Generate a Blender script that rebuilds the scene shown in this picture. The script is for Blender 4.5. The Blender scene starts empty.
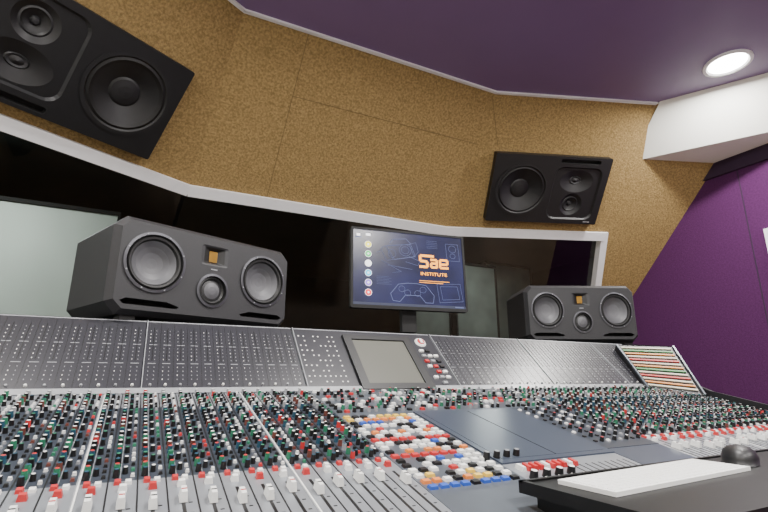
import bpy, math, random
from mathutils import Vector, Matrix
from mathutils.geometry import tessellate_polygon
random.seed(7)
CAMZ = 1.25   # everything is authored relative to eye height, shifted up at the end
sc = bpy.context.scene

def lin(c):
    c /= 255.0
    return c/12.92 if c <= 0.04045 else ((c+0.055)/1.055)**2.4
def rgb(r, g, b): return (lin(r), lin(g), lin(b), 1)

MATS = {}
def mat(name, col, rough=0.5, metal=0.0, var=0.08, scale=30, bump=0.0, bscale=200, emit=None, estr=0, spec=0.5, coat=0):
    if name in MATS: return MATS[name]
    m = bpy.data.materials.new(name); m.use_nodes = True
    nt = m.node_tree; b = nt.nodes['Principled BSDF']
    b.inputs['Roughness'].default_value = rough
    b.inputs['Metallic'].default_value = metal
    b.inputs['Specular IOR Level'].default_value = spec
    b.inputs['Coat Weight'].default_value = coat
    tc = nt.nodes.new('ShaderNodeTexCoord')
    n = nt.nodes.new('ShaderNodeTexNoise'); n.inputs['Scale'].default_value = scale
    nt.links.new(tc.outputs['Object'], n.inputs['Vector'])
    r = nt.nodes.new('ShaderNodeValToRGB')
    r.color_ramp.elements[0].position = 0.3; r.color_ramp.elements[1].position = 0.7
    r.color_ramp.elements[0].color = tuple(c*(1-var) for c in col[:3])+(1,)
    r.color_ramp.elements[1].color = tuple(min(1, c*(1+var)) for c in col[:3])+(1,)
    nt.links.new(n.outputs['Fac'], r.inputs['Fac'])
    nt.links.new(r.outputs['Color'], b.inputs['Base Color'])
    if bump > 0:
        n2 = nt.nodes.new('ShaderNodeTexNoise'); n2.inputs['Scale'].default_value = bscale
        nt.links.new(tc.outputs['Object'], n2.inputs['Vector'])
        bp = nt.nodes.new('ShaderNodeBump'); bp.inputs['Strength'].default_value = bump; bp.inputs['Distance'].default_value = 0.01
        nt.links.new(n2.outputs['Fac'], bp.inputs['Height'])
        nt.links.new(bp.outputs['Normal'], b.inputs['Normal'])
    if emit:
        b.inputs['Emission Color'].default_value = emit
        b.inputs['Emission Strength'].default_value = estr
    MATS[name] = m
    return m

GOLD = mat('gold_fabric', rgb(150,126,84), 0.9, var=0.30, scale=85, bump=0.5, bscale=130, spec=0.1)
GOLDSEAM = mat('gold_seam', rgb(108,90,58), 0.9)
PURPLEW = mat('purple_fabric', rgb(76,38,78), 0.95, var=0.12, scale=90, bump=0.2, spec=0.1)
PURPLED = mat('purple_dark', rgb(44,26,50), 0.9)
CEIL = mat('ceiling_purple', rgb(120,96,140), 0.4, var=0.03, scale=3, spec=0.45)
WHITE = mat('white_paint', rgb(235,235,238), 0.5, var=0.02)
PLASTER = mat('white_plaster', rgb(228,228,222), 0.8, var=0.02, scale=5)
FLOOR = mat('floor_wood', rgb(120,100,80), 0.5, var=0.2, scale=6)
BLACK = mat('black_plastic', rgb(24,24,26), 0.45, var=0.1)
BLACKM = mat('black_matte', rgb(14,14,15), 0.8, var=0.1)
TRAY = mat('tray_black', rgb(12,12,13), 0.45, var=0.1, spec=0.3)
SPK = mat('speaker_charcoal', rgb(35,35,38), 0.55, var=0.1, scale=200, bump=0.08, bscale=900)
CONE = mat('cone_grey', rgb(78,78,82), 0.5, var=0.06)
CONEB = mat('cone_black', rgb(26,26,28), 0.5, var=0.1)
RUB = mat('rubber', rgb(15,15,16), 0.5)
RING = mat('ring_grey', rgb(80,80,85), 0.35, metal=0.6)
GOLDM = mat('gold_ribbon', rgb(190,150,70), 0.4, metal=0.5, var=0.1)
STRIPL = mat('strip_light', rgb(140,144,150), 0.28, metal=0.35, var=0.04)
STRIPD = mat('strip_dark', rgb(62,68,78), 0.28, metal=0.3, var=0.06)
BRIDGE = mat('bridge_black', rgb(46,46,51), 0.32, var=0.06, scale=8)
STEEL = mat('steel_blue', rgb(70,78,92), 0.28, metal=0.3, var=0.04, scale=6)
GREYP = mat('panel_grey', rgb(86,92,100), 0.3, metal=0.3, var=0.04)
LCD = mat('lcd_off', rgb(96,96,90), 0.25, var=0.03, scale=3)
kW = mat('cap_white', rgb(225,225,222), 0.4); kB = mat('cap_black', rgb(16,16,18), 0.4)
kR = mat('cap_red', rgb(180,44,46), 0.4); kG = mat('cap_green', rgb(44,112,84), 0.4)
kT = mat('cap_teal', rgb(34,70,88), 0.4); kY = mat('cap_yellow', rgb(218,180,70), 0.4)
kO = mat('cap_orange', rgb(210,120,56), 0.4); kU = mat('cap_blue', rgb(44,80,170), 0.4)
kS = mat('cap_silver', rgb(140,142,146), 0.35)
kN = mat('cap_brown', rgb(96,52,44), 0.4)

class MB:
    def __init__(s): s.v=[]; s.f=[]; s.mi=[]; s.sm=[]; s.mats=[]; s.M=Matrix()
    def mid(s, m):
        if m not in s.mats: s.mats.append(m)
        return s.mats.index(m)
    def add(s, vs, fs, m, smooth=False):
        o=len(s.v); s.v += [tuple(s.M @ Vector(p)) for p in vs]
        k=s.mid(m)
        for f in fs: s.f.append([i+o for i in f]); s.mi.append(k); s.sm.append(smooth)
    def box(s, x0,x1,y0,y1,z0,z1, m):
        s.add([(x0,y0,z0),(x1,y0,z0),(x1,y1,z0),(x0,y1,z0),(x0,y0,z1),(x1,y0,z1),(x1,y1,z1),(x0,y1,z1)],
              [(0,3,2,1),(4,5,6,7),(0,1,5,4),(1,2,6,5),(2,3,7,6),(3,0,4,7)], m)
    def taper(s, x0,x1,y0,y1,z0,z1,i, m):
        s.add([(x0,y0,z0),(x1,y0,z0),(x1,y1,z0),(x0,y1,z0),(x0+i,y0+i,z1),(x1-i,y0+i,z1),(x1-i,y1-i,z1),(x0+i,y1-i,z1)],
              [(0,3,2,1),(4,5,6,7),(0,1,5,4),(1,2,6,5),(2,3,7,6),(3,0,4,7)], m)
    def knob(s, x,y,r,h,m,cap=None,n=9,z=0):
        cap = cap or m
        c=[(math.cos(2*math.pi*i/n),math.sin(2*math.pi*i/n)) for i in range(n)]
        vs=[(x+r*a,y+r*b,z) for a,b in c]+[(x+r*.82*a,y+r*.82*b,z+h) for a,b in c]
        s.add(vs,[(i,(i+1)%n,n+(i+1)%n,n+i) for i in range(n)],m,True)
        s.add([(x+r*.82*a,y+r*.82*b,z+h) for a,b in c],[tuple(range(n))],m)
        s.add([(x+r*.66*a,y+r*.66*b,z+h+.0006) for a,b in c],[tuple(range(n))],cap)
    def beam(s, p, q, a, b, m):
        p=Vector(p);q=Vector(q);a=Vector(a);b=Vector(b)
        vs=[p,p+a,p+a+b,p+b,q,q+a,q+a+b,q+b]
        s.add(vs,[(0,1,2,3),(4,7,6,5),(0,4,5,1),(1,5,6,2),(2,6,7,3),(3,7,4,0)],m)
    def plate(s, outer, holes, y, m):
        loops=[[Vector((p[0],p[1],0)) for p in l] for l in [outer]+holes]
        tr=tessellate_polygon(loops); flat=[p for l in loops for p in l]
        s.add([(p.x,y,p.y) for p in flat],[tuple(t) for t in tr],m)
    def loft(s, secs, m, cap0=False, cap1=True, smooth=False):
        n=len(secs[0][1]); vs=[(p[0],y,p[1]) for y,l in secs for p in l]
        fs=[(k*n+i,k*n+(i+1)%n,(k+1)*n+(i+1)%n,(k+1)*n+i) for k in range(len(secs)-1) for i in range(n)]
        if cap0: fs.append(tuple(range(n)))
        if cap1: fs.append(tuple(range((len(secs)-1)*n,len(secs)*n)))
        s.add(vs,fs,m,smooth)
    def lathe(s, cx,cz, prof, segm, n=40, ex=1.0):
        for k in range(len(prof)-1):
            (r0,y0),(r1,y1)=prof[k],prof[k+1]
            vs=[]
            for r,y in ((r0,y0),(r1,y1)):
                vs+=[(cx+ex*r*math.cos(2*math.pi*i/n),y,cz+r*math.sin(2*math.pi*i/n)) for i in range(n)]
            s.add(vs,[(i,(i+1)%n,n+(i+1)%n,n+i) for i in range(n)],segm[k],True)
    def build(s, name, parent=None, M=None, bevel=0):
        me=bpy.data.meshes.new(name); me.from_pydata(s.v,[],s.f)
        for m in s.mats: me.materials.append(m)
        me.polygons.foreach_set('material_index',s.mi); me.polygons.foreach_set('use_smooth',s.sm)
        me.update()
        o=bpy.data.objects.new(name,me); sc.collection.objects.link(o)
        if parent: o.parent=parent
        if M is not None: o.matrix_local=M
        if bevel:
            b=o.modifiers.new('bevel','BEVEL'); b.width=bevel; b.segments=2; b.limit_method='ANGLE'
        return o
def empty(name, M=None):
    e=bpy.data.objects.new(name,None); e.empty_display_size=.1; sc.collection.objects.link(e)
    if M is not None: e.matrix_world=M
    return e
def circ(cx,cz,r,n=40,ex=1.0): return [(cx+ex*r*math.cos(2*math.pi*i/n),cz+r*math.sin(2*math.pi*i/n)) for i in range(n)]
def rrect(cx,cz,w,h,r,k=5):
    out=[]
    for sx,sz,a0 in ((1,1,0),(-1,1,90),(-1,-1,180),(1,-1,270)):
        for i in range(k+1):
            a=math.radians(a0+90*i/k); out.append((cx+sx*(w/2-r)+r*math.cos(a)*1,cz+sz*(h/2-r)+r*math.sin(a)))
    return out
def chamf(w,h,c):
    w/=2;h/=2
    return [(w,-h+c),(w,h-c),(w-c,h),(-w+c,h),(-w,h-c),(-w,-h+c),(-w+c,-h),(w-c,-h)]

# ------------------------------------------------------------------ room shell
ZC=1.75; ZW=1.05; ZB=0.10; Z0=0.0; ZF=-CAMZ
P0=Vector((-.60,2.25,ZW)); P1=Vector((.17,2.68,ZW)); P2=Vector((1.88,2.64,ZW)); P3=Vector((3.03,2.20,ZW))
TL_=Vector((.24,2.02,ZC)); TR_=Vector((1.765,2.04,ZC)); TM=(TL_+TR_)/2
def plane(a,b,c):
    n=(b-a).cross(c-a).normalized()
    if n.y>0: n=-n            # toward the room
    return (n, n.dot(a), (b-a).normalized())
PLc=plane(P1,P2,TM); PLl=plane(P0,P1,TL_); PLr=plane(P2,P3,TR_)
WX_L=-1.45; WX_R=3.5
SL=(Vector((1,0,0)),WX_L); SR=(Vector((1,0,0)),WX_R)
def isect(A,B,z):
    a,b,c=A[0].x,A[0].y,A[1]-A[0].z*z
    d,e,f=B[0].x,B[0].y,B[1]-B[0].z*z
    D=a*e-b*d
    return Vector(((c*e-b*f)/D,(a*f-c*d)/D,z))
def onx(P,x,z): return isect(P,(Vector((1,0,0)),x),z)
def frame(P,p):
    n=P[0]; ex=P[2].copy(); ey=-n; ez=ex.cross(ey)
    if ez.z<0: ez=-ez
    p=p-n*(n.dot(p)-P[1])
    M=Matrix((ex,ey,ez)).transposed().to_4x4(); M.translation=p
    return M
JX_T=3.0
def jamb(z):   # right end of the window, running up the slope
    M=frame(PLr,onx(PLr,JX_T,ZW)); ez=M.to_3x3().col[2]
    p=M.translation; return p+ez*((z-p.z)/ez.z)+PLr[2]*(ZW-z)*.22
wb=MB()
def quad(mb,a,b,c,d,m): mb.add([a,b,c,d],[(0,1,2,3)],m)
C=lambda z:(isect(PLl,SL,z),isect(PLl,PLc,z),isect(PLc,PLr,z),isect(PLr,SR,z))
top=C(ZC); wt=C(ZW-.02); wbm=C(ZB); bot=C(Z0)
for i in range(3):
    quad(wb,wt[i],wt[i+1],top[i+1],top[i],GOLD)
    quad(wb,bot[i],bot[i+1],wbm[i+1],wbm[i],GOLD)
    b0=bot[i].copy(); b1=bot[i+1].copy(); b0.z=ZF; b1.z=ZF
    quad(wb,b0,b1,bot[i+1],bot[i],GOLD)
quad(wb,jamb(ZB),wbm[3],wt[3],jamb(ZW-.02),GOLD)
def seam(P,p,q,w=.003):
    p=p-P[0]*(P[0].dot(p)-P[1]); q=q-P[0]*(P[0].dot(q)-P[1])
    d=(q-p).normalized(); s=d.cross(P[0])*w
    wb.beam(p-s/2+P[0]*.0005,q-s/2+P[0]*.0005,s,P[0]*.0015,GOLDSEAM)
seam(PLc,onx(PLc,.62,ZC),onx(PLc,.60,ZW)); seam(PLc,onx(PLc,.61,1.50),isect(PLc,PLr,1.50))
seam(PLr,onx(PLr,1.82,ZC),onx(PLr,1.99,1.5))
wb.build('wall_front')

w=MB()
w.add([(WX_R,-2.6,ZF),(WX_R,bot[3].y,ZF),tuple(bot[3]),tuple(top[3]),(WX_R,-2.6,ZC)],[(0,1,2,3,4)],PURPLEW)
for yy in (1.52,.3,-.9): w.box(WX_R-.002,WX_R+.002,yy-.003,yy+.003,-.9,1.38,PURPLED)
w.build('wall_right')
w=MB(); w.add([(WX_L,-2.6,ZF),(WX_L,bot[0].y,ZF),tuple(bot[0]),tuple(top[0]),(WX_L,-2.6,ZC)],[(0,1,2,3,4)],PLASTER); w.build('wall_left')
w=MB(); w.add([(WX_L,-2.6,ZF),(WX_R,-2.6,ZF),(WX_R,-2.6,ZC),(WX_L,-2.6,ZC)],[(0,1,2,3)],PLASTER); w.build('wall_back')
w=MB(); w.add([(-4,-2.6,ZF),(6,-2.6,ZF),(6,8,ZF),(-4,8,ZF)],[(0,1,2,3)],FLOOR); w.build('floor')
w=MB(); w.add([(WX_L,-2.6,ZC),(WX_R,-2.6,ZC),tuple(top[3]),tuple(top[2]),tuple(top[1]),tuple(top[0])],[(0,1,2,3,4,5)],CEIL); w.build('ceiling')
t=MB()
for i in range(3):
    e1=top[i+1] if i<2 else Vector((2.86,top[2].y+(2.86-top[2].x)*(top[3].y-top[2].y)/(top[3].x-top[2].x),ZC))
    d=(e1-top[i]).normalized(); nn=Vector((d.y,-d.x,0)) 
    if nn.y>0: nn=-nn
    t.beam(top[i],e1,nn*.02,Vector((0,0,-.012)),WHITE)
t.build('trim_ceiling')
t=MB(); t.box(WX_R-.02,WX_R,-2.6,1.80,1.37,1.47,PURPLED); t.build('trim_right')

# dropped bulkhead
k=MB(); bz=1.47
A=(2.86,1.59,ZC-.001); B=(3.49,.49,ZC-.001); a2=(2.94,1.90,bz); b2=(3.49,.93,bz)
k.add([A,B,a2,b2,(3.495,2.0,bz),(3.495,2.0,ZC-.001),(2.9,2.0,ZC-.001)],[(0,1,3,2),(2,3,4),(0,1,5,6),(1,3,4,5)],PLASTER)
k.build('ceiling_bulkhead')

# ------------------------------------------------------------------ window
win=empty('window_1')
f=MB()
def strip(P,p,q,w0,w1,n0,n1,m):
    d=(q-p).normalized(); s=P[0].cross(d).normalized()
    if s.z<0: s=-s
    f.beam(p+s*w0+P[0]*n0,q+s*w0+P[0]*n0,s*(w1-w0),P[0]*(n1-n0),m)
for i,P in enumerate((PLl,PLc,PLr)):
    e=wt[i+1] if i<2 else jamb(ZW-.02)
    strip(P,wt[i],e,-.04,.025,-.08,.02,WHITE)
    strip(P,wt[i],e,-.055,-.04,-.08,-.01,BLACKM)
    e=wbm[i+1] if i<2 else jamb(ZB)
    strip(P,wbm[i],e,-.025,.04,-.08,.02,WHITE)
jt=jamb(ZW+.0); jb=jamb(ZB); ex=PLr[2]
f.beam(jb-ex*.03-PLr[0]*.05,jt-ex*.03-PLr[0]*.05,ex*.05,PLr[0]*.065,WHITE)
f.build('frame',win)
gm=bpy.data.materials.new('window_glass'); gm.use_nodes=True; nt=gm.node_tree; nt.nodes.clear()
o_=nt.nodes.new('ShaderNodeOutputMaterial'); mx=nt.nodes.new('ShaderNodeMixShader'); tr=nt.nodes.new('ShaderNodeBsdfTransparent')
gl=nt.nodes.new('ShaderNodeBsdfGlossy'); fr=nt.nodes.new('ShaderNodeFresnel'); gl.inputs['Roughness'].default_value=.02
tr.inputs['Color'].default_value=(.72,.79,.75,1); fr.inputs['IOR'].default_value=2.0
nt.links.new(fr.outputs[0],mx.inputs[0]); nt.links.new(tr.outputs[0],mx.inputs[1]); nt.links.new(gl.outputs[0],mx.inputs[2]); nt.links.new(mx.outputs[0],o_.inputs[0])
g=MB()
for i,P in enumerate((PLl,PLc,PLr)):
    off=-P[0]*.05
    a,b,c,d=wbm[i],wbm[i+1],wt[i+1],wt[i]
    if i==2: b=jamb(ZB); c=jamb(ZW-.02)
    quad(g,a+off,b+off,c+off,d+off,gm)
g.build('glass',win)

# ------------------------------------------------------------------ live room behind the glass
DARKW=mat('live_room_wall',rgb(58,60,60),.9,var=.2,scale=1.2); PALE=mat('pale_panel',rgb(200,208,200),.8,var=.12,scale=1.3); MIDG=mat('mid_grey_green',rgb(104,110,105),.8,var=.35,scale=2.5)
w=MB(); w.add([(-4,8,ZF),(6,8,ZF),(6,8,ZC+.02),(-4,8,ZC+.02)],[(0,1,2,3)],DARKW); w.build('wall_live_room_back')
w=MB(); w.add([(-4,1,ZF),(-4,8,ZF),(-4,8,ZC+.02),(-4,1,ZC+.02)],[(0,1,2,3)],DARKW); w.build('wall_live_room_left')
w=MB(); w.add([(6,1,ZF),(6,8,ZF),(6,8,ZC+.02),(6,1,ZC+.02)],[(0,1,2,3)],DARKW); w.build('wall_live_room_right')
w=MB(); w.add([(-4,1,ZC+.02),(6,1,ZC+.02),(6,8,ZC+.02),(-4,8,ZC+.02)],[(0,1,2,3)],DARKW); w.build('ceiling_live_room')
def screen(x0,x1,y,h,m):
    w=MB(); w.box(x0,x1,y,y+.1,ZF+.02,h,m); w.box(x0-.02,x1+.02,y-.02,y+.12,h,h+.03,BLACKM); w.box(x0-.02,x1+.02,y-.02,y+.12,ZF,ZF+.02,BLACKM)
    for x in (x0-.02,x1): w.box(x,x+.02,y-.02,y+.12,ZF,h,BLACKM)
    w.build('acoustic_screen')
screen(-2.6,-.25,4.4,1.33,PALE)
screen(2.95,3.55,5.0,1.05,MIDG); screen(3.6,4.25,4.9,1.45,MIDG); screen(4.35,5.2,5.2,1.6,MIDG)
w=MB(); w.box(1.2,1.55,5.6,6.0,ZF,1.0,BLACK); 
for z in (-.8,-.5,-.2,.1,.4,.7): w.box(1.23,1.52,5.59,5.6,z,z+.22,BRIDGE); w.box(1.25,1.28,5.585,5.59,z+.1,z+.12,kW)
w.build('equipment_rack')

# ------------------------------------------------------------------ studio monitors (2 woofers + ribbon + mid)
def studio_monitor(left, right, zc, k=1.0):
    L=Vector(left);R=Vector(right); ex=Vector((R.x-L.x,R.y-L.y,0)); ln=ex.length; ex.normalize(); ey=Vector((-ex.y,ex.x,0))
    M=Matrix((ex,ey,Vector((0,0,1)))).transposed().to_4x4(); M.translation=Vector(((L.x+R.x)/2,(L.y+R.y)/2,zc))
    e=empty('studio_monitor',M)
    s=ln/.55
    b=MB(); b.M=Matrix.Diagonal((s,1,1.03,1))
    wz=.014; wr=.080
    holes=[circ(-.172,wz,wr),circ(.172,wz,wr),circ(0,-.040,.047),rrect(0,.064,.088,.060,.008)]
    pl=[[(sx*.13,-.089),(sx*.235,-.089),(sx*.25,-.097),(sx*.24,-.105),(sx*.10,-.105),(sx*.095,-.099)] for sx in (-1,1)]
    b.plate(chamf(.53,.235,.022),holes+pl,0,SPK)
    b.loft([(0,chamf(.53,.235,.022)),(.022,chamf(.56,.262,.03)),(.31,chamf(.56,.262,.03)),(.38,chamf(.50,.22,.04))],SPK)
    for p in pl: b.loft([(0,p),(.06,p)],BLACKM)
    b.build('cabinet',e)
    d=MB(); d.M=b.M
    for cx in (-.172,.172):
        d.lathe(cx,wz,[(wr,0),(wr+.003,-.004),(wr-.004,-.005),(wr-.007,.002),(wr-.011,-.003),(wr-.016,-.002),(wr-.020,.005),(.045,.016),(.030,.023),(.015,.026),(.0002,.027)],
                [RUB,RING,RUB,RUB,RUB,RUB,CONE,CONE,CONE,CONE])
        for i in range(8):
            a=math.pi/8+i*math.pi/4; x=cx+(wr-.001)*math.cos(a); z=wz+(wr-.001)*math.sin(a)
            d.box(x-.0016,x+.0016,-.0065,-.004,z-.0016,z+.0016,kS)
    d.lathe(0,-.040,[(.047,0),(.050,-.004),(.043,-.005),(.041,.003),(.036,.001),(.031,.006),(.024,.004),(.012,.000),(.0002,-.001)],[RUB,RING,RUB,RUB,RUB,CONEB,CONE,CONE])
    o1=rrect(0,.064,.088,.060,.008); o1b=rrect(0,.064,.066,.050,.005); o2=rrect(0,.064,.026,.034,.003)
    d.loft([(0,o1),(.003,o1b)],SPK,cap1=False)
    d.loft([(.003,o1b),(.014,o2)],RUB,cap1=False)
    d.loft([(.014,o2),(.016,o2)],GOLDM,cap1=True)
    for i in range(-4,5): d.box(i*.003-.0005,i*.003+.0005,.012,.016,.048,.080,GOLDM)
    d.box(-.010,.010,-.0008,.001,.0215,.0245,kS)
    d.build('drivers',e)
    ft=MB()
    for sx in (-.22,.22):
        for yy in (.05,.32): ft.box(sx-.02,sx+.02,yy-.02,yy+.02,-.146,-.13,RUB)
    ft.build('feet',e)
    return e
studio_monitor((-.073,1.384),(.452,1.590),.2965)
studio_monitor((1.62,1.655),(2.088,1.425),.2965)

# ------------------------------------------------------------------ wall mounted main speakers
def main_speaker(P,edge,sgn,flip,k):
    p=edge+P[2]*(.435*k*sgn); M=frame(P,p)
    if flip: M=M@Matrix.Rotation(math.pi,4,'Y')
    e=empty('wall_mounted_speaker',M)
    b=MB(); b.M=Matrix.Diagonal((k,1,k,1)); y=-.055
    W,Hh=.87,.51
    out=rrect(0,0,W,Hh,.008)
    wo=circ(-.205,-.005,.195,48); wg=rrect(.205,-.02,.36,.40,.06)
    slot=rrect(.2,.222,.30,.03,.012)
    b.plate(out,[wo,wg,slot],y,BLACK)
    b.loft([(y,out),(-.001,out)],BLACK)
    b.loft([(y,slot),(-.02,slot)],BLACKM)
    b.build('cabinet',e)
    d=MB(); d.M=b.M
    d.lathe(-.205,-.005,[(.195,y),(.197,y-.006),(.180,y-.006),(.172,y),(.160,y-.004),(.145,y+.004),(.070,y+.040),(.06,y+.034),(.03,y+.028),(.0003,y+.026)],
            [RUB,CONEB,RUB,RUB,RUB,CONEB,CONEB,CONEB,CONEB],n=48)
    wi=rrect(.205,-.02,.34,.38,.055)
    m1=circ(.205,-.105,.085,36); m2=circ(.205,.075,.085,36,1.5)
    d.loft([(y,wg),(y+.012,wi)],CONEB,cap1=False)
    d.plate(wi,[m1,m2],y+.012,BLACK)
    d.lathe(.205,-.105,[(.085,y+.012),(.06,y+.026),(.052,y+.022),(.044,y+.028),(.02,y+.04),(.012,y+.03),(.0003,y+.028)],[BLACK,SPK,RUB,CONEB,CONEB,SPK],n=36)
    d.lathe(.205,.075,[(.085,y+.012),(.03,y+.035),(.026,y+.03),(.018,y+.034),(.0003,y+.026)],[CONEB,RUB,SPK,CONEB],n=36,ex=1.5)
    d.box(.33,.38,y-.001,y+.002,-.238,-.232,kS)
    d.build('drivers',e)
main_speaker(PLl,Vector((-.01,2.40,1.315)),-1,True,.96)
main_speaker(PLr,Vector((2.05,2.38,1.31)),1,False,.94)

# ------------------------------------------------------------------ mixing console
XL,XR=-.62,1.95
con=empty('mixing_console')
def zs(Y): return -.3205+.23*Y
b=MB()
def extr(mb,x0,x1,prof,m):
    n=len(prof); vs=[(x0,y,z) for y,z in prof]+[(x1,y,z) for y,z in prof]
    mb.add(vs,[tuple(range(n)),tuple(range(n,2*n))]+[(i,(i+1)%n,n+(i+1)%n,n+i) for i in range(n)],m)
extr(b,XL,XR,[(.44,zs(.44)-.002),(1.25,-.035),(1.428,.143),(1.428,.06),(1.5,-.3),(.6,-.34),(.44,-.30)],STRIPD)
extr(b,XL-.02,2.34,[(1.425,.1495),(2.0,.1495),(2.0,.05),(1.5,-.3),(1.45,-.3),(1.425,.05)],BLACK)
b.build('body',con)
b=MB()
pr=[(.44+.055*math.cos(a)-.02,zs(.42)-.045+.045*math.sin(a)) for a in [math.radians(x) for x in range(60,301,20)]]
extr(b,XL,XR,pr+[(.44,-.30)],BLACKM)
for x0 in (XL-.04,XR):
    extr(b,x0,x0+.04,[(.37,zs(.4)-.09),(.37,zs(.4)-.01),(.40,zs(.4)+.02),(1.08,zs(1.08)+.022),(1.25,.02),(1.40,.143),(2.0,.143),(2.0,-.2),(1.6,-.38),(.5,-.36)],BLACK)
for x0 in (XL+.1,.62,XR-.2):
    b.box(x0,x0+.1,.8,1.7,ZF,-.33,BLACK)
b.build('frame',con,bevel=.004)
# angled wing with coloured stripes
TLw,TRw,BRw,BLw=Vector((1.85,1.38,.137)),Vector((2.05,1.25,.128)),Vector((1.915,1.075,-.065)),Vector((1.786,1.215,-.040))
nw=(TRw-BLw).cross(TLw-BRw).normalized()
if nw.y>0: nw=-nw
w=MB(); bk=-nw*.05
def bil(u,v): return (TLw*(1-u)+TRw*u)*(1-v)+(BLw*(1-u)+BRw*u)*v
for i in range(12):
    for j in range(6):
        u0,u1,v0,v1=j/6,(j+1)/6,i/12,(i+1)/12
        w.add([bil(u0,v0),bil(u1,v0),bil(u1,v1),bil(u0,v1)],[(0,1,2,3)],BLACK)
w.add([TLw,TRw,BRw,BLw,TLw+bk,TRw+bk,BRw+bk,BLw+bk],[(4,5,6,7),(0,1,5,4),(1,2,6,5),(2,3,7,6),(3,0,4,7)],BLACK)
kGs=mat('stripe_green',rgb(70,135,75),.5); kRs=mat('stripe_red',rgb(190,60,52),.5); kOs=mat('stripe_orange',rgb(210,135,62),.5); kCs=mat('stripe_cream',rgb(200,192,170),.5)
cols=[kCs,kGs,kOs,kCs,kRs,kCs,kOs,kGs,kCs,kRs,kCs,kOs,kCs]
for i,cm in enumerate(cols):
    v0=.045+i*.071; v1=v0+.026
    for j in range(6):
        u0=.06+.86*j/6; u1=.06+.86*(j+1)/6; q=nw*.004
        w.add([bil(u0,v0)+q,bil(u1,v0)+q,bil(u1,v1)+q,bil(u0,v1)+q,bil(u0,v0),bil(u1,v0),bil(u1,v1),bil(u0,v1)],[(0,1,2,3),(0,1,5,4),(2,3,7,6)],cm)
for u0 in (0,.97):
    q=nw*.008
    w.add([bil(u0,0)+q,bil(u0+.03,0)+q,bil(u0+.03,1)+q,bil(u0,1)+q,bil(u0,0),bil(u0+.03,0),bil(u0+.03,1),bil(u0,1)],[(0,1,2,3),(0,3,7,4),(1,2,6,5)],GREYP)
w.build('patch_wing',con)

# meter bridge
MBR=Matrix.Translation((0,1.25,-.033))@Matrix.Rotation(math.atan2(.178,.18),4,'X'); BL=.2525
m=MB(); m.M=MBR
panels=[(-.62,-.38),(-.376,.022),(.026,.418),(.424,.916),(.922,1.328),(1.332,1.735),(1.739,1.95)]
for i,(x0,x1) in enumerate(panels):
    m.box(x0,x1,.002,BL-.004,0,.006,BRIDGE)
    m.box(x0-.002,x0,0,BL,0,.009,kS)
    m.box(x0,x1,BL-.006,BL,0,.006,kS)
    if i==3: continue
    nchan=max(1,int(round((x1-x0)/.0335)))
    pw=(x1-x0)/nchan
    for c in range(nchan):
        cx=x0+pw*(c+.5)
        for r in range(14):
            y=.035+r*.0135
            if r in (4,9): 
                m.box(cx-.009,cx+.009,y,y+.002,.006,.0066,kS); continue
            m.box(cx-.008,cx-.0064,y,y+.003,.006,.0067,kW if random.random()<.4 else kS)
            m.box(cx+.005,cx+.0066,y,y+.003,.006,.0067,kS)
        m.box(cx-.0008,cx+.0008,.10,.225,.006,.007,kB)
        m.knob(cx,.018,.0035,.004,kW if c%2 else kS,n=8,z=.006)
        m.box(cx-pw/2-.0004,cx-pw/2+.0004,.01,BL-.01,.006,.0066,kB)
m.box(XL,XR,-.012,.004,-.004,.012,kS)
m.build('meter_bridge',con)
# display and panel in the middle
d=MB(); d.M=MBR@Matrix.Translation((0,0,.006))
fr_o=[(.578,-.010),(.820,-.010),(.820,BL-.030),(.578,BL-.030)]; fr_i=[(.604,.012),(.792,.012),(.792,BL-.050),(.604,BL-.050)]
def ringbox(o,i_,z,m_):
    vs=[(x,y,0) for x,y in o]+[(x,y,z) for x,y in o]+[(x,y,z) for x,y in i_]+[(x,y,z-.004) for x,y in i_]
    fs=[]
    for k in range(4):
        j=(k+1)%4; fs+=[(k,j,4+j,4+k),(4+k,4+j,8+j,8+k),(8+k,8+j,12+j,12+k)]
    d.add(vs,fs,m_)
ringbox(fr_o,fr_i,.010,BLACK)
d.box(.604,.792,.012,BL-.050,.0,.0055,LCD)
for r in range(10):
    for c in range(8):
        if random.random()<.75: d.box(.434+c*.0155,.438+c*.0155,.025+r*.021,.029+r*.021,0,.001,kW)
d.knob(.865,BL-.045,.021,.005,kW,n=20); d.knob(.865,BL-.045,.016,.007,kR,n=20); d.box(.860,.870,BL-.055,BL-.035,.007,.009,kW)
for r in range(7):
    for c in range(3):
        if random.random()<.2: continue
        mm=random.choice([kW,kW,kS,kW,kB,kR])
        d.taper(.840+c*.023,.856+c*.023,.014+r*.024,.025+r*.024,0,.005,.001,mm)
d.build('display',con)

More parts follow.
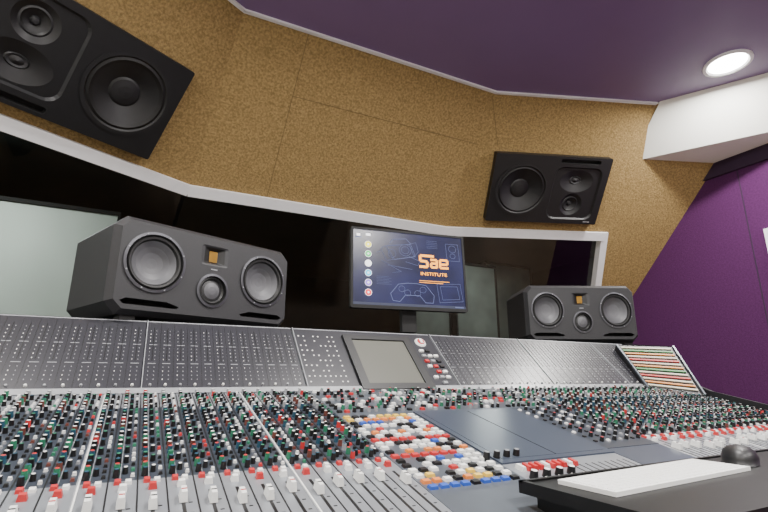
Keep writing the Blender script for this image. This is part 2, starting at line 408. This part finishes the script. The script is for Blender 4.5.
# work surface
A_=math.atan(.23); ca=math.cos(A_)
MS=Matrix.Translation((0,1.25,-.033))@Matrix.Rotation(A_,4,'X')
def sy(Y): return (Y-1.25)/ca
s=MB(); s.M=MS; kn=MB(); kn.M=MS
bankL=(XL,.42); bankR=(1.10,XR-.02)
rows=[]
Y=1.228
while Y>.80:
    rows.append(Y); Y-=.0193
LEFTC=[kS,kB,kB,kG,kN,kB,kS,kT,kB,kB,kT,kB,kN,kT,kB,kG,kB,kB,kT,kB,kB,kG,kB]
CAPC=[kW,kG,kW,kW,kS,kW,kG,kW,kR,kT,kW,kG,kW,kW,kT,kW,kG,kR,kW,kW,kT,kW,kW]
for (x0,x1) in (bankL,bankR):
    n=int(round((x1-x0)/.0355)); pw=(x1-x0)/n
    s.box(x0,x1,sy(1.13),sy(1.245),0,.002,STRIPL)
    s.box(x0,x1,sy(.79),sy(1.13),0,.002,STRIPD)
    s.box(x0,x1,sy(.47),sy(.79),0,.002,STRIPL)
    for c in range(n):
        cx=x0+pw*(c+.5)
        s.box(cx-pw/2-.0009,cx-pw/2+.0009,sy(.47),sy(1.245),.002,.0028,kB if c%8 else kS)
        if c%8==0: s.box(cx-pw/2+.001,cx-pw/2+.003,sy(.47),sy(1.245),.002,.0035,kW)
        s.box(cx-.0045,cx-.0035,sy(.79),sy(1.13),.002,.0024,kS)
        for r,Y in enumerate(rows):
            a=LEFTC[r%len(LEFTC)]; cp=CAPC[(r*3)%len(CAPC)]
            if random.random()<.15: a=random.choice([kB,kG,kN,kS,kR])
            kn.knob(cx-.0095,sy(Y)+random.uniform(-.001,.001),.0045,.011,a,cp,n=9,z=.002)
            q=random.random()
            if r%2==1:
                kn.knob(cx+.0015,sy(Y-.008),.0040,.009,kB,random.choice([kW,kG,kW,kT]),n=8,z=.002)
            mm=random.choice([kW,kW,kB,kS,kG,kN,kR] if q<.5 else [kW,kB,kB])
            kn.taper(cx+.0085,cx+.0140,sy(Y)-.0028,sy(Y)+.0028,.002,.006,.0008,mm)
        kn.taper(cx-.011,cx-.002,sy(.778),sy(.788),.002,.007,.001,kR)
        kn.taper(cx+.002,cx+.011,sy(.778),sy(.788),.002,.006,.001,kW)
        kn.taper(cx-.005,cx+.006,sy(.756),sy(.766),.002,.010,.0015,kR if random.random()<.6 else kW)
        s.box(cx-.0022,cx+.0022,sy(.50),sy(.74),.002,.0025,kB)
        for q in range(8): s.box(cx+.006,cx+.011,sy(.52+q*.027),sy(.522+q*.027),.002,.0024,kB)
        yf=random.choice([.715,.71,.72,.70,.72])
        kn.taper(cx-.0050,cx+.0050,sy(yf)-.011,sy(yf)+.011,.003,.016,.0016,kW)
        kn.box(cx-.0033,cx+.0033,sy(yf)-.001,sy(yf)+.001,.016,.0167,kR if c%2 else kB)
s.build('channel_strips',con); kn.build('knobs_and_faders',con)
# centre section
c=MB(); c.M=MS
c.box(.42,1.10,sy(1.03),sy(1.245),0,.003,GREYP)
c.box(.42,.615,sy(.47),sy(1.03),0,.003,GREYP)
c.box(.615,.92,sy(.72),sy(1.03),0,.006,STEEL)
c.box(.615,.92,sy(.47),sy(.72),0,.003,STRIPL)
c.box(.92,1.10,sy(.74),sy(1.03),0,.005,STRIPD)
c.box(.92,1.10,sy(.47),sy(.74),0,.004,STEEL)
c.box(.63,.905,sy(.735),sy(1.015),.006,.0065,STEEL)
c.box(.765,.7665,sy(.735),sy(1.015),.0065,.007,kB)
for r in range(8):
    for q in range(36):
        x=.432+q*.0185; Y=1.222-r*.0245
        z=random.random()
        if z<.45: c.knob(x,sy(Y),.0048,.010,random.choice([kB,kS,kB,kG]),random.choice([kW,kW,kR,kG]),z=.003)
        elif z<.9: c.taper(x-.006,x+.006,sy(Y)-.005,sy(Y)+.005,.003,.008,.001,random.choice([kW,kW,kR,kB,kS,kS,kW,kB]))
bands=[(kY,kW),(kO,kY),(kU,kW),(kW,kB),(kW,kR),(kO,kW),(kW,kS),(kR,kR),(kW,kU),(kB,kW),(kW,kO),(kR,kR),(kW,kU),(kW,kB),(kR,kW)]
for r in range(18):
    for q in range(9):
        x=.432+q*.0205; Y=1.008-r*.0200
        if random.random()<.10: continue
        mm=random.choice(bands[r%15]+bands[r%15]+(kW,kB))
        c.taper(x-.0075,x+.0075,sy(Y)-.0058,sy(Y)+.0058,.003,.0075,.0012,mm)
for r in range(9):
    for q in range(8):
        x=.935+q*.021; Y=1.01-r*.029
        if q%2: c.knob(x,sy(Y),.0050,.009,kB,random.choice([kW,kS,kR]),z=.005)
        else: c.taper(x-.004,x+.004,sy(Y)-.004,sy(Y)+.004,.005,.008,.001,random.choice([kB,kS,kW,kB]))
for q in range(10):   # red caps row and large knobs
    x=.635+q*.0145; c.taper(x-.005,x+.005,sy(.684),sy(.704),.003,.011,.0015,kR if q%4 else kW)
for r in range(3):
    for q in range(4): c.knob(.632+q*.03,sy(.66-r*.03),.008,.013,kB,kW,n=14,z=.003)
for q in range(4):
    c.knob(.60+q*.024,sy(.745)+.0,.007,.015,kB,kS,n=14,z=.003)
for q in range(9):
    x=.76+q*.018; c.box(x-.0015,x+.0015,sy(.52),sy(.69),.003,.0035,kB); c.taper(x-.006,x+.006,sy(.60)-.01,sy(.60)+.01,.003,.014,.002,kS)
c.build('centre_section',con)

# ------------------------------------------------------------------ keyboard tray, keyboard, mouse
t=MB(); tz=-.150
X0,X1,Y0_,Y1_=.53,1.28,.335,.585
t.box(X0,X1,Y0_,Y1_,tz-.014,tz,TRAY)
for (a0,a1,b0,b1) in ((X0,X1,Y1_-.008,Y1_),(X0,X1,Y0_,Y0_+.008),(X0,X0+.008,Y0_,Y1_),(X1-.008,X1,Y0_,Y1_)): t.box(a0,a1,b0,b1,tz,tz+.003,TRAY)
for x0 in (.55,1.2): extr(t,x0,x0+.04,[(.44,tz-.014),(.57,tz-.014),(.57,zs(.57)+.006),(.47,zs(.47)+.006),(.44,zs(.44)+.006)],TRAY)
t.build('keyboard_tray')
K=Matrix.Translation((.755,.511,tz+.0005))@Matrix.Rotation(math.radians(3),4,'Z')
kb=MB(); KW=mat('keyboard_white',rgb(235,235,233),.4,var=.01)
kb.M=Matrix.Diagonal((.93,.93,1,1))
kb.box(-.195,.195,-.050,.050,.0,.006,KW)
for r in range(6):
    h=.0135 if r<5 else .009
    x=-.188
    while x<.18:
        wk=.0160*(5.6 if (r==0 and -.10<x<-.06) else 1)
        kb.taper(x,min(x+wk,.189),-.044+r*.0150,-.044+r*.0150+h,.006,.0070,.0004,KW); x+=wk+.0014
kb.build('computer_keyboard',M=K,bevel=0)
# mouse
ms=MB(); n=16
prof=[(0,1.0),(.35,1.0),(.7,.86),(.9,.6),(1.0,.2)]
vs=[];fs=[]
for h,r in prof:
    for i in range(n):
        a=2*math.pi*i/n; vs.append((.029*r*math.cos(a),.052*r*math.sin(a)-.004*h,.030*h))
for k in range(len(prof)-1):
    for i in range(n): fs.append((k*n+i,k*n+(i+1)%n,(k+1)*n+(i+1)%n,(k+1)*n+i))
fs.append(tuple(range((len(prof)-1)*n,len(prof)*n))); fs.append(tuple(range(n)))
ms.add(vs,fs,BLACK,True); ms.box(-.003,.003,.018,.034,.020,.028,BLACKM)
o=ms.build('computer_mouse',M=Matrix.Translation((1.01,.525,tz+.0005))@Matrix.Rotation(math.radians(-60),4,'Z'))

# ------------------------------------------------------------------ computer monitor
Ls=Vector((.702,1.63,0));Rs=Vector((1.19,1.545,0)); ex=(Rs-Ls).normalized(); ey=Vector((-ex.y,ex.x,0))
M=Matrix((ex,ey,Vector((0,0,1)))).transposed().to_4x4(); M.translation=Vector((.946,1.588,.4205))
M=M@Matrix.Rotation(math.radians(-3),4,'X')
cm=empty('computer_monitor',M)
W,Hh=.490,.326
SCR=mat('screen_glow',rgb(10,12,30),.25,var=0,emit=rgb(26,30,74),estr=1.0)
nt=SCR.node_tree; bs=nt.nodes['Principled BSDF']; nz=nt.nodes.new('ShaderNodeTexNoise'); nz.inputs['Scale'].default_value=6
rp=nt.nodes.new('ShaderNodeValToRGB'); rp.color_ramp.elements[0].color=rgb(18,20,50); rp.color_ramp.elements[1].color=rgb(44,48,100); rp.color_ramp.elements[0].position=.35; rp.color_ramp.elements[1].position=.7
tc=nt.nodes.new('ShaderNodeTexCoord'); nt.links.new(tc.outputs['Object'],nz.inputs['Vector']); nt.links.new(nz.outputs['Fac'],rp.inputs['Fac']); nt.links.new(rp.outputs['Color'],bs.inputs['Emission Color'])
def glow(n,c,s=1.0): return mat('glow_'+n,c,.5,emit=c,estr=s)
gO=glow('orange',rgb(240,155,20),1.6); gB=mat('glow_blue',rgb(40,44,80),.5,emit=rgb(130,145,200),estr=.55); gW=glow('white',rgb(235,235,240),1.2)
gY=glow('yellow',rgb(220,210,40),.8); gG=glow('green',rgb(60,170,90),.8); gC=glow('cyan',rgb(60,180,220),.8); gR=glow('red',rgb(220,50,60),.8); gV=glow('violet',rgb(130,100,200),.8)
b=MB()
b.loft([(0,rrect(0,0,W,Hh,.008)),(.025,rrect(0,0,W,Hh,.008)),(.05,rrect(0,0,W-.12,Hh-.10,.01))],BLACKM,cap0=False)
b.plate(rrect(0,0,W,Hh,.008),[rrect(0,.002,W-.018,Hh-.022,.001)],0,BLACKM)
b.loft([(0,rrect(0,.002,W-.018,Hh-.022,.001)),(.003,rrect(0,.002,W-.018,Hh-.022,.001))],BLACK,cap1=False)
b.build('housing',cm)
sw,sh=W-.018,Hh-.022
g=MB(); g.M=Matrix.Translation((0,0,.002))
g.add([(-sw/2,.003,-sh/2),(sw/2,.003,-sh/2),(sw/2,.003,sh/2),(-sw/2,.003,sh/2)],[(0,1,2,3)],SCR)
def U(u,v): return ((u-.5)*sw,(.5-v)*sh)
def rect(u0,v0,u1,v1,m,y=.002):
    a=U(u0,v0);b_=U(u1,v1); g.add([(a[0],y,b_[1]),(b_[0],y,b_[1]),(b_[0],y,a[1]),(a[0],y,a[1])],[(0,1,2,3)],m)
def disc(u,v,r,m,y=.002):
    a=U(u,v); g.add([(a[0]+r*math.cos(i*math.pi/8),y,a[1]+r*math.sin(i*math.pi/8)) for i in range(16)],[tuple(range(16))],m)
def line(pts,m,wd=.0012):
    P=[Vector(U(*p)) for p in pts]
    for p,q in zip(P,P[1:]):
        d=(q-p); 
        if d.length<1e-6: continue
        nn=Vector((-d.y,d.x)).normalized()*wd/2
        g.add([(p.x+nn.x,.002,p.y+nn.y),(q.x+nn.x,.002,q.y+nn.y),(q.x-nn.x,.002,q.y-nn.y),(p.x-nn.x,.002,p.y-nn.y)],[(0,1,2,3)],m)
def el(u,v,a,b_,n=20,s=0,e=360): return [(u+a*math.cos(math.radians(s+(e-s)*i/n)),v+b_*math.sin(math.radians(s+(e-s)*i/n))) for i in range(n+1)]
for i,mm in enumerate([gY,gG,gW,gC,gV,gR]):
    v=.20+i*.128; disc(.13,v,.0140,gW); disc(.13,v,.0125,mm,.0015); disc(.13,v,.004,gW,.001)
rect(.03,.06,.06,.09,gW); rect(.02,.10,.075,.112,gB); rect(.11,.05,.15,.08,gW)
rect(0,.965,1,1,glow('bar',rgb(30,36,60),.6)); rect(.9,.975,.98,.99,gB,.0015)
for off in (0,.012): 
    line([(.28+off,.20),(.50+off,.15),(.54+off,.32),(.35+off,.38),(.28+off,.20)],gB)
line([(.24,.24),(.28,.20),(.35,.38),(.29,.40),(.24,.24)],gB); line(el(.46,.24,.055,.08),gB); line(el(.46,.24,.035,.05),gB); line(el(.34,.30,.035,.055),gB)
line([(.32,.16),(.35,.10),(.47,.08),(.51,.14)],gB,.002); line([(.49,.32),(.59,.38),(.57,.44),(.46,.40)],gB); line([(.24,.40),(.42,.54),(.34,.56)],gB)
line([(.50,.15),(.56,.12),(.58,.25),(.54,.32)],gB); line([(.30,.46),(.52,.50)],gB); line([(.20,.30),(.24,.28)],gB)
line([(.34,.93),(.32,.84),(.39,.71),(.47,.69),(.56,.69),(.64,.71),(.71,.84),(.70,.94),(.63,.94),(.58,.85),(.45,.85),(.40,.94),(.34,.93)],gB,.0022)
for (a,b_) in ((.42,.77),(.61,.77),(.47,.82),(.56,.82)): line(el(a,b_,.028,.04,12),gB)
line([(.74,.68),(.96,.66),(.98,.90),(.76,.93),(.74,.68)],gB); line([(.77,.71),(.93,.70),(.95,.87),(.79,.89),(.77,.71)],gB)
line([(.84,.10),(.96,.10),(.97,.34),(.85,.34),(.84,.10)],gB); line(el(.905,.17,.035,.05),gB); line(el(.905,.27,.025,.035),gB)
for i in range(5): line([(.66,.08+.025*i),(.76,.08+.025*i)],gB,.0008)
for i in range(6): line([(.20,.62+.02*i),(.31+.02*(i%2),.62+.02*i)],gB,.0007)
rect(.58,.64,.86,.647,gO); rect(.58,.665,.80,.672,gO)
def stroke(pts,wd): line(pts,gO,wd)
stroke([(.725,.295),(.603,.295),(.595,.295),(.595,.37),(.66,.375),(.66,.45),(.585,.45)],.0105)
stroke([(.69,.345),(.75,.345),(.75,.45),(.695,.45),(.695,.395),(.75,.395)],.0095)
stroke([(.785,.40),(.85,.40),(.85,.34),(.78,.34),(.78,.45),(.86,.45)],.0095)
g.build('screen',cm)
def text(s_,u,v,size,m,off=0,sx=1):
    cu=bpy.data.curves.new('text','FONT'); cu.body=s_; cu.size=size; cu.offset=off; cu.align_x='CENTER'; cu.align_y='CENTER'; cu.materials.append(m)
    o=bpy.data.objects.new('text_'+s_.split()[0].lower(),cu); sc.collection.objects.link(o); o.parent=cm
    x,z=U(u,v); o.matrix_local=Matrix.Translation((x,.0005,z+.002))@Matrix.Rotation(math.pi/2,4,'X')@Matrix.Diagonal((sx,1,1,1))
text('INSTITUTE',.715,.55,.019,gO,.0003,1.3)
st=MB()
st.box(-.03,.03,.03,.06,-.245,-.10,BLACKM)
st.build('stand_neck',cm)
st=MB(); st.M=Matrix.Rotation(math.radians(3),4,'X')
st.loft([(-.02,rrect(0,-.2645,.30,.012,.005)),(.18,rrect(0,-.2645,.24,.012,.005))],BLACK,cap0=True)
st.build('stand_base',cm)

# ------------------------------------------------------------------ small wall panel
w=MB(); w.box(WX_R-.03,WX_R,1.15,1.43,.62,.92,WHITE); w.box(WX_R-.034,WX_R-.03,1.17,1.41,.65,.89,PLASTER); w.build('wall_control_panel')

# ------------------------------------------------------------------ downlights
LAMP=mat('lamp_emitter',rgb(255,250,240),.5,emit=(1,.97,.92,1),estr=30)
def downlight(x,y,power):
    e=empty('ceiling_downlight',Matrix.Translation((x,y,ZC)))
    m_=MB(); n=32
    def ring(r0,z0,r1,z1,mm):
        vs=[(r0*math.cos(2*math.pi*i/n),r0*math.sin(2*math.pi*i/n),z0) for i in range(n)]+[(r1*math.cos(2*math.pi*i/n),r1*math.sin(2*math.pi*i/n),z1) for i in range(n)]
        m_.add(vs,[(i,(i+1)%n,n+(i+1)%n,n+i) for i in range(n)],mm,True)
    ring(.122,-.0005,.120,-.010,WHITE); ring(.120,-.010,.104,-.012,WHITE); ring(.104,-.012,.095,-.003,WHITE)
    m_.add([(.095*math.cos(2*math.pi*i/n),.095*math.sin(2*math.pi*i/n),-.003) for i in range(n)],[tuple(range(n))],LAMP)
    m_.build('fitting',e)
    l=bpy.data.lights.new('bulb','AREA'); l.shape='DISK'; l.size=.15; l.energy=power; l.color=(1,.97,.93)
    o=bpy.data.objects.new('bulb',l); sc.collection.objects.link(o); o.parent=e; o.location=(0,0,-.02)
for x,y,p in ((2.83,1.17,46),(1.05,.75,56),(-.65,.75,40),(2.7,-.9,58),(1.0,-.9,60),(-.65,-.9,54)): downlight(x,y,p)  # first fitting is in view; the others are added out of view for light
# fill lamps added to brighten the room behind the glass
def lr_fill_lamp(x,y,p):
    e=empty('live_room_fill_lamp',Matrix.Translation((x,y,ZC-.1)))
    m_=MB(); m_.box(-.3,.3,-.05,.05,0,.12,WHITE); m_.build('housing',e)
    l=bpy.data.lights.new('fill_area','AREA'); l.shape='RECTANGLE'; l.size=.55; l.size_y=.08; l.energy=p; o=bpy.data.objects.new('fill_area',l); sc.collection.objects.link(o); o.parent=e; o.location=(0,0,-.01)
lr_fill_lamp(-1.2,3.6,40); lr_fill_lamp(3.8,4.0,22)

wd=bpy.data.worlds.new('world'); sc.world=wd; wd.use_nodes=True
wd.node_tree.nodes['Background'].inputs[0].default_value=(.5,.5,.55,1); wd.node_tree.nodes['Background'].inputs[1].default_value=.15

# ------------------------------------------------------------------ lift everything so the floor is z=0
for o in sc.objects:
    if o.parent is None:
        o.location.z += CAMZ

cam=bpy.data.cameras.new('camera'); cam.sensor_width=36; cam.lens=472/768*36; cam.clip_start=.02
co=bpy.data.objects.new('camera',cam); sc.collection.objects.link(co)
co.location=(0,0,CAMZ); co.rotation_euler=(math.radians(90+14.5),0,math.radians(-27.5))
sc.camera=co
